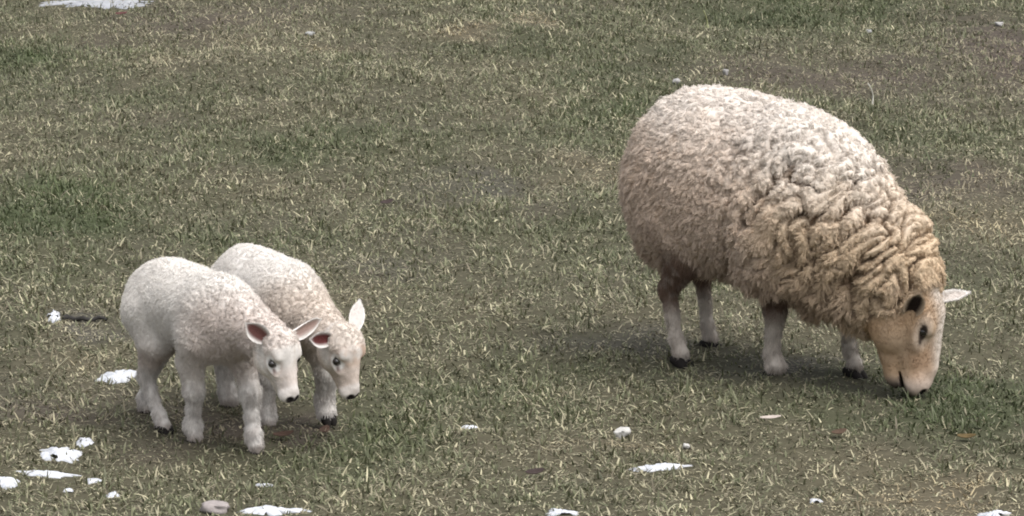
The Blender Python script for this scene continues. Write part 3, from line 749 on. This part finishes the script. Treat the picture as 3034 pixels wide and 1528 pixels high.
# ------------------------------------------------------------------ snow patches
def snow_patch(c, rx, ry, th, label, seed):
    r = np.random.default_rng(seed); nr, na = 16, 110
    th_a = np.linspace(0, 2 * np.pi, na, endpoint=False)
    rad = .95 + .42 * perlin(np.stack([np.cos(th_a) * 1.7 + seed, np.sin(th_a) * 1.7, 0 * th_a], 1)) + .40 * perlin(np.stack([np.cos(th_a) * 4 + seed, np.sin(th_a) * 4, 0 * th_a + 3], 1))
    v = [(0, 0)]; fr = [0]
    for i in range(1, nr + 1):
        t = i / nr
        for a in range(na): v.append((math.cos(th_a[a]) * rad[a] * t, math.sin(th_a[a]) * rad[a] * t)); fr.append(t)
    v = np.array(v); fr = np.array(fr); x = v[:, 0] * rx; y = v[:, 1] * ry
    bump = perlin(np.stack([x * 45 + seed, y * 30, 0 * x], 1)) * .35 + perlin(np.stack([x * 110 + seed, y * 70, 0 * x + 5], 1)) * .25
    z = gz(x + c[0], y + c[1]) + th * .34 * (1 - fr ** 2.5) * np.clip(.75 + 1.5 * bump, .05, 1.8) + .004 - .014 * fr ** 4
    z0 = float(gz(c[0], c[1])[0])
    q = [[0, 1 + a, 1 + (a + 1) % na, 1 + (a + 1) % na] for a in range(na)]
    tris = [[0, 1 + a, 1 + (a + 1) % na] for a in range(na)]
    for i in range(nr - 1):
        for a in range(na):
            b = (a + 1) % na; o = 1 + i * na; p = 1 + (i + 1) * na
            tris += [[o + a, p + a, p + b], [o + a, p + b, o + b]]
    tone = (.36 if c[1] > 3 else .62) * (1 - .35 * sst(.55, 1.0, fr)) * (1 + .15 * perlin(np.stack([x * 25 + seed, y * 16, 0 * x + 2], 1)))
    tris = np.array(tris); tc_ = np.stack([x, y, 0 * x], 1)[tris].mean(1); frt = fr[tris].mean(1)
    hole = perlin(np.stack([tc_[:, 0] * 38 + seed * 3.1, tc_[:, 1] * 24, 0 * frt + 4], 1)) + .9 * (1 - frt); tris = tris[hole > -.12]
    ob = new_obj('snow_patch', tri_mesh('snow_patch', np.stack([x, y, z - z0], 1), tris, np.stack([tone, tone, tone * 1.02], 1)), M_SNOW)
    ob.location = (c[0], c[1], z0)
    tag(ob, label, 'snow patch', 'snow patches left in the pasture')
for i, (s, (c, rx, ry)) in enumerate(zip(SNOW, snow_xy)): snow_patch(c, rx, ry, s[4], s[5], 3 + i * 1.37 if False else 3 + i)

# ------------------------------------------------------------------ stones, twig, leaves, stalks
def stone(px, py, w_, h_, d_, col, label, seed):
    c = gp(px, py); u = np.linspace(0, np.pi, 10); a = np.linspace(0, 2 * np.pi, 16, endpoint=False)
    v = [(0, 0, 1)] + [(math.sin(t) * math.cos(b), math.sin(t) * math.sin(b), math.cos(t)) for t in u[1:-1] for b in a] + [(0, 0, -1)]
    v = np.array(v); v *= (1 + .55 * perlin(v * 1.1 + seed) + .30 * perlin(v * 2.3 + seed))[:, None]; v[:, 2] = np.minimum(v[:, 2], .55 + .25 * v[:, 0])
    v = np.sign(v) * np.abs(v) ** .85 * V(w_, d_, h_) * .5
    tr = [[0, 1 + j, 1 + (j + 1) % 16] for j in range(16)]
    for i in range(7):
        for j in range(16):
            p, q_ = 1 + i * 16, 1 + (i + 1) * 16; k = (j + 1) % 16; tr += [[p + j, q_ + j, q_ + k], [p + j, q_ + k, p + k]]
    l = len(v) - 1; p = 1 + 7 * 16; tr += [[l, p + (j + 1) % 16, p + j] for j in range(16)]
    cc = np.tile(np.array(col), (len(v), 1)) * (1 + .15 * perlin(v * 60 + seed))[:, None]
    o = new_obj('stone', tri_mesh('stone', v, tr, cc), M_STONE); o.location = (c[0], c[1], float(gz(*c)[0]) + h_ * .30 + .002)
    o.rotation_euler = (0, 0, seed); tag(o, label, 'stone', 'pale stones in the grass')
PALE = (.42, .41, .39)
stone(1842, 1290, .042, .034, .035, PALE, 'pale round stone in the grass below the ewe hind legs', 1)
stone(2033, 1328, .017, .018, .017, PALE, 'tiny white pebble to the right of the round stone below the ewe', 2.2)
stone(640, 1532, .065, .032, .06, (.28, .25, .24), 'pinkish grey stone at the bottom edge in front of the lambs', 3)
stone(2150, 222, .020, .034, .02, (.32, .31, .30), 'small upright white stone in the far grass above the ewe rump', 4)
stone(2960, 78, .045, .020, .03, (.32, .31, .30), 'flat pale stone in the far grass near the top right corner', 5)
stone(2004, 252, .030, .026, .03, (.32, .31, .30), 'small pale stone just behind the rump of the ewe', 6.3)
stone(918, 110, .040, .022, .03, (.28, .28, .27), 'small grey stone in the far grass above the lambs', 7)
stone(2575, 98, .028, .016, .025, (.28, .28, .27), 'little grey stone in the far grass above the ewe shoulder', 8)

def tube(name, pts, r0, r1, col, mat, sides=6):
    pts = np.array(pts, float); n = len(pts); v = []; T = nrm(np.gradient(pts, axis=0))
    for i in range(n):
        a = nrm(np.cross(T[i], V(.31, .2, .93))); b = np.cross(T[i], a); r = r0 + (r1 - r0) * i / (n - 1)
        for k in range(sides): an = 2 * math.pi * k / sides; v.append(pts[i] + (a * math.cos(an) + b * math.sin(an)) * r)
    q = [[i * sides + k, i * sides + (k + 1) % sides, (i + 1) * sides + (k + 1) % sides, (i + 1) * sides + k] for i in range(n - 1) for k in range(sides)]
    v = np.array(v); return quad_mesh(name, v, q, np.tile(np.array(col), (len(v), 1)) * (1 + .1 * np.random.default_rng(1).normal(size=(len(v), 1))))
def stalk(px, py, dx, dz, bow, col, label):
    c = gp(px, py); z = float(gz(*c)[0]); t = np.linspace(0, 1, 9)
    pts = np.stack([dx * t + bow * np.sin(t * np.pi), .012 * np.sin(t * 5), dz * t], 1)
    o = new_obj('grass_stalk', tube('grass_stalk', pts, .0040, .0024, col, None), M_GRASS); o.location = (c[0], c[1], z - .003)
    tag(o, label, 'grass stalk', 'tall single grass stalks')
stalk(2585, 302, -.02, .088, .010, (.55, .53, .47), 'bent whitish dry stalk standing above the back of the ewe')
stalk(2098, 75, -.020, .080, .004, (.33, .34, .18), 'green yellow stalk at the top edge above the ewe')
stalk(215, 1322, .002, .072, .003, (.42, .39, .27), 'upright straw stalk beside the largest lumpy snow patch')
stalk(128, 1150, .075, .105, -.010, (.42, .39, .27), 'long leaning straw stalk left of the near lamb')
stalk(550, 520, .015, .065, .006, (.40, .38, .28), 'pale thin stalk in the grass above the near lamb rump')
# dark twig left of the lambs
c = gp(240, 950); t = np.linspace(0, 1, 12)
pts = np.stack([-.055 + .13 * t, .008 * np.sin(t * 9), .005 + .004 * np.sin(t * 17)], 1)
o = new_obj('twig', tube('twig', pts, .009, .005, (.028, .026, .024), None, 7), M_LEAF); o.location = (c[0], c[1], float(gz(*c)[0]) + .004)
tag(o, 'dark rotten twig lying beside the pointed snow lump', 'twig')
# pale chip of wood
def leaf(name, px, py, L, Wd, yaw, curl, col, label, cat, group=None, lift=.012):
    c = gp(px, py); nu, nv = 9, 5; v = []
    for l in (0, 1):
        for i in range(nu):
            u = i / (nu - 1); wv = Wd * math.sin(math.pi * (.06 + .9 * u)) ** .7
            for j in range(nv):
                s = -1 + 2 * j / (nv - 1); v.append(((u - .5) * L, s * wv * .5, curl * (u - .5) ** 2 * L + abs(s) * curl * wv * .4 + l * .0018))
    ix = lambda l, i, j: l * nu * nv + i * nv + j; q = []
    for i in range(nu - 1):
        for j in range(nv - 1): q += [[ix(1, i, j), ix(1, i + 1, j), ix(1, i + 1, j + 1), ix(1, i, j + 1)], [ix(0, i, j + 1), ix(0, i + 1, j + 1), ix(0, i + 1, j), ix(0, i, j)]]
        q += [[ix(0, i, 0), ix(0, i + 1, 0), ix(1, i + 1, 0), ix(1, i, 0)], [ix(1, i, nv - 1), ix(1, i + 1, nv - 1), ix(0, i + 1, nv - 1), ix(0, i, nv - 1)]]
    v = np.array(v); o = new_obj(name, quad_mesh(name, v, q, np.tile(np.array(col), (len(v), 1)) * (1 + .15 * perlin(v * 90))[:, None]), M_LEAF)
    o.location = (c[0], c[1], float(gz(*c)[0]) + lift); o.rotation_euler = (.25, -.1, yaw); tag(o, label, cat, group)
leaf('wood_chip', 2283, 1268, .056, .016, -.1, .15, (.42, .36, .32), 'pale pinkish wood chip lying below the front feet of the ewe', 'wood chip', lift=.02)
BR, RU = (.040, .028, .026), (.060, .036, .026)
LEAF = [(1585, 1410, .050, .05, .3, BR, 'dark purplish dead leaf in the grass at the bottom middle'), (1850, 1395, .0, 0, 0, None, None),
        (840, 1300, .055, .05, .2, RU, 'reddish brown dead leaf in front of the near lamb forefoot'), (960, 1285, .050, .05, 1.2, RU, 'reddish dead leaf on the soil below the far lamb raised foot'),
        (2485, 1305, .045, .045, .5, (.07, .045, .03), 'brown dead leaf in the straw below the ewe muzzle'), (2865, 1305, .05, .045, -.3, (.10, .07, .03), 'tawny dead leaf in the lower right grass'),
        (1145, 600, .05, .05, .7, BR, 'dark dead leaf in the middle distance between lambs and ewe'), (360, 40, .05, .045, .1, (.09, .035, .035), 'reddish leaf below the greyish snow at the top left')]
for L_ in LEAF:
    if L_[5]: leaf('dead_leaf', L_[0], L_[1], L_[2], L_[3] * .5, L_[4], .5, L_[5], L_[6], 'leaf', 'dead leaves lying in the grass')
